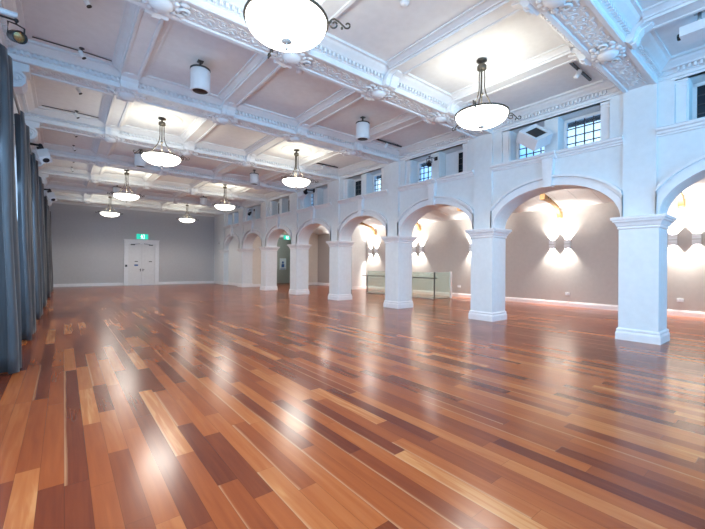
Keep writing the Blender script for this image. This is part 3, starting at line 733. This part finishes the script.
# ceiling projector at the right edge
e = empty('ceiling_projector', (7.35, .98, 0)); tag(e, 'white projector hanging from the ceiling at the top right corner', 'projector')
MB().box(-.16, .2, -.2, .2, 4.92, 5.06).box(-.13, .17, -.17, .17, 5.06, 5.075).obj('case', 'plastic', e)
MB().lathe([(0, 0), (.04, 0), (.05, .01), (.05, .05)], 16, mt=Matrix.Translation((.0, .25, 4.99)) @ Matrix.Rotation(PI / 2, 4, 'X')).obj('lens', 'lens', e)
MB().tube([(0, 0, 5.07), (0, 0, 5.28)], .022, 8).box(-.07, .07, -.07, .07, 5.262, 5.28).obj('hanger', 'steel', e)
# conduit and pipe near the top left corner, alarm box by the far pillar
tag(MB().tube([(-.84, 5.43, 4.17), (-.42, 5.43, 4.17)], .03, 10).obj('support_pipe', 'plastic'), 'short white pipe carrying the black can spotlight', 'pipe')
for b, lb in ((1, 'thin dark cable run along the ceiling past the black can spotlight'), (2, 'thin dark cable run on the second row of ceiling panels')):
    y = PY(b) + 2.72
    tag(MB().tube([(-.45, y, 5.262), (.3, y, 5.27), (.68, y + .01, 5.262)], .009, 6).obj('ceiling_cable', 'darkgrey'), lb, 'cable')
e = empty('alarm_box', (XW + .004, 26.6, 3.0)); MB().box(-.06, 0, -.1, .1, -.14, .14).obj('case', 'plastic', e); MB().box(-.066, -.06, -.06, .06, -.08, .0).obj('grille', 'steel', e); tag(e, 'small pale box high on the white wall near the grey end wall', 'alarm box')

# ------------------------------------------------------------------ curtains
CU = [(6.4, 7.3), (8.95, 10.45), (12.15, 13.65), (15.4, 16.8), (19.6, 20.8), (22.2, 23.4), (24.9, 26.3)]
CL = ['nearest slate blue curtain, at the left edge of the photo, tied off from the next by bare track', 'second slate blue curtain from the left edge, with pale blue daylight on its near fold', 'third slate blue curtain from the left edge, below the nearer white box spotlight', 'fourth slate blue curtain along the left wall',
      'fifth slate blue curtain along the left wall', 'sixth slate blue curtain along the left wall', 'farthest slate blue curtain, next to the grey end wall']
CL[0] = 'nearest slate blue curtain, at the left edge of the photo'
for (a, b), lb in zip(CU, CL):
    rnd = random.Random(int(a * 100)); L_ = b - a; nf = max(4, round(L_ / .21)); n = nf * 10; ph = rnd.random() * 6
    rows = [0, .2, .6, 1.2, 1.9, 2.6, 3.3, 3.9, 4.22]
    vs = []
    for zi, z in enumerate(rows):
        k = z / 4.22
        for j in range(n + 1):
            u = j / n
            amp = (.085 + .03 * sin(3.1 * u * nf * .37 + ph)) * (1 - .2 * k)
            y = a + L_ * (u + .012 * sin(u * 13 + ph + z)) + (.03 * (1 - k) * (u - .5))
            x = -.555 - .12 * k + amp * sin(2 * PI * nf * u + .5 * sin(u * 9 + ph)) + .012 * sin(z * 2 + u * 20)
            dz = .05 * abs(sin(PI * nf * u)) if zi == len(rows) - 1 else 0
            vs.append((x, y, .012 + z - dz))
    fs = [(i * (n + 1) + j, i * (n + 1) + j + 1, (i + 1) * (n + 1) + j + 1, (i + 1) * (n + 1) + j) for i in range(len(rows) - 1) for j in range(n)]
    m = MB().add(vs, fs, True); o = m.obj('curtain', 'curtain')
    md2 = o.modifiers.new('thickness', 'SOLIDIFY'); md2.thickness = .008
    tag(o, lb, 'curtain', 'slate blue curtains along the left wall')
m = MB().tube([(-.675, -3, 4.255), (-.675, 26.5, 4.255)], .018, 8)
o = m.obj('curtain_track', 'steel'); tag(o, 'long thin curtain track along the left wall', 'curtain track')
m = MB(); y = -2.5
while y < 24.5: m.box(XL, -.66, y - .012, y + .012, 4.265, 4.28); y += 1.8
m.obj('track_bracket', 'steel', o)

# ------------------------------------------------------------------ light from the windows, world, camera
W = bpy.data.worlds.new('daylight'); W.cycles.sampling_method = 'NONE'; S.world = W; W.use_nodes = True
nt = W.node_tree; bg = nt.nodes['Background']
tc = nt.nodes.new('ShaderNodeTexCoord'); nz = nt.nodes.new('ShaderNodeTexNoise'); nz.inputs['Scale'].default_value = 3.5; nz.inputs['Detail'].default_value = 5
nt.links.new(tc.outputs['Generated'], nz.inputs['Vector'])
rp = nt.nodes.new('ShaderNodeValToRGB'); rp.color_ramp.elements[0].position = .4; rp.color_ramp.elements[1].position = .62
rp.color_ramp.elements[0].color = (.18, .46, .9, 1); rp.color_ramp.elements[1].color = (.85, .93, 1, 1)
nt.links.new(nz.outputs['Fac'], rp.inputs['Fac']); nt.links.new(rp.outputs['Color'], bg.inputs['Color']); bg.inputs['Strength'].default_value = 1.9
def win_light(loc, d, sx, sy, power, col):
    l = bpy.data.lights.new('window_daylight', 'AREA'); l.shape = 'RECTANGLE'; l.size = sx; l.size_y = sy; l.energy = power; l.color = col
    o = bpy.data.objects.new('window_daylight', l); COL.objects.link(o); o.location = loc
    o.rotation_euler = Vector(d).to_track_quat('-Z', 'Z').to_euler()
for a, b in WIN_L[:6]: win_light((XL - .2, (a + b) / 2, (WZ0 + WZ1) / 2), (1, 0, -.45), b - a, WZ1 - WZ0, (72 if a < 3 else 60) * (b - a) / 1.4, (.87, .94, 1) if a < 3 else (.38, .66, 1))
for a, b in WIN_B: win_light(((a + b) / 2, YN - .2, 3.15), (0, 1, 0), b - a, 3.1, 165, (.08, .54, 1))
for i in range(-1, 6):
    spot((XB + .15, PY(i), 3.5), (4.1, 0, .60), 750, .85, 1.0, (1, .94, .85), 'aisle_fill_spot')  # unseen spots added to brighten the sloping aisle ceiling
for i in range(7):
    l = bpy.data.lights.new('aisle_fill_disk', 'AREA'); l.shape = 'DISK'; l.size = .5; l.energy = 34; l.color = (1, .95, .9)  # added fill disks without fittings, raise the general light in the aisle
    o = bpy.data.objects.new('aisle_fill_disk', l); COL.objects.link(o); o.location = (10.9, -1.2 + SP * i, 4.0)
l = bpy.data.lights.new('corridor_fill', 'POINT'); l.energy = 45; l.color = (.95, 1, .95); l.shadow_soft_size = .2  # fill light added so the corridor does not go black, no fitting
o = bpy.data.objects.new('corridor_fill', l); COL.objects.link(o); o.location = (11.9, 24.2, 3.3)

cam = bpy.data.cameras.new('camera'); co = bpy.data.objects.new('camera', cam); COL.objects.link(co); S.camera = co
F_, YAW, PIT, ROLL = 360.9, .6746, .0021, -.0084
cam.sensor_fit = 'HORIZONTAL'; cam.sensor_width = 36; cam.lens = F_ / 705 * 36; cam.clip_start = .05; cam.clip_end = 200
Rv = Vector((cos(YAW), -sin(YAW), 0)); Fh = Vector((sin(YAW), cos(YAW), 0)); Uv = Vector((0, 0, 1))
Fv = Fh * cos(PIT) + Uv * sin(PIT); U2 = Uv * cos(PIT) - Fh * sin(PIT)
cx = Rv * cos(ROLL) - U2 * sin(ROLL); cy = Rv * sin(ROLL) + U2 * cos(ROLL); cz = -Fv
co.matrix_world = Matrix(((cx.x, cy.x, cz.x, 0), (cx.y, cy.y, cz.y, 0), (cx.z, cy.z, cz.z, 1.45), (0, 0, 0, 1)))

S.view_settings.view_transform = 'Standard'; S.view_settings.look = 'None'; S.view_settings.gamma = 1; S.view_settings.use_curve_mapping = False
S.view_settings.exposure = 0.54
S.cycles.max_bounces = 8; S.cycles.diffuse_bounces = 5; S.cycles.glossy_bounces = 4; S.cycles.transparent_max_bounces = 12
S.cycles.sample_clamp_indirect = 6
S.cycles.caustics_reflective = False; S.cycles.caustics_refractive = False
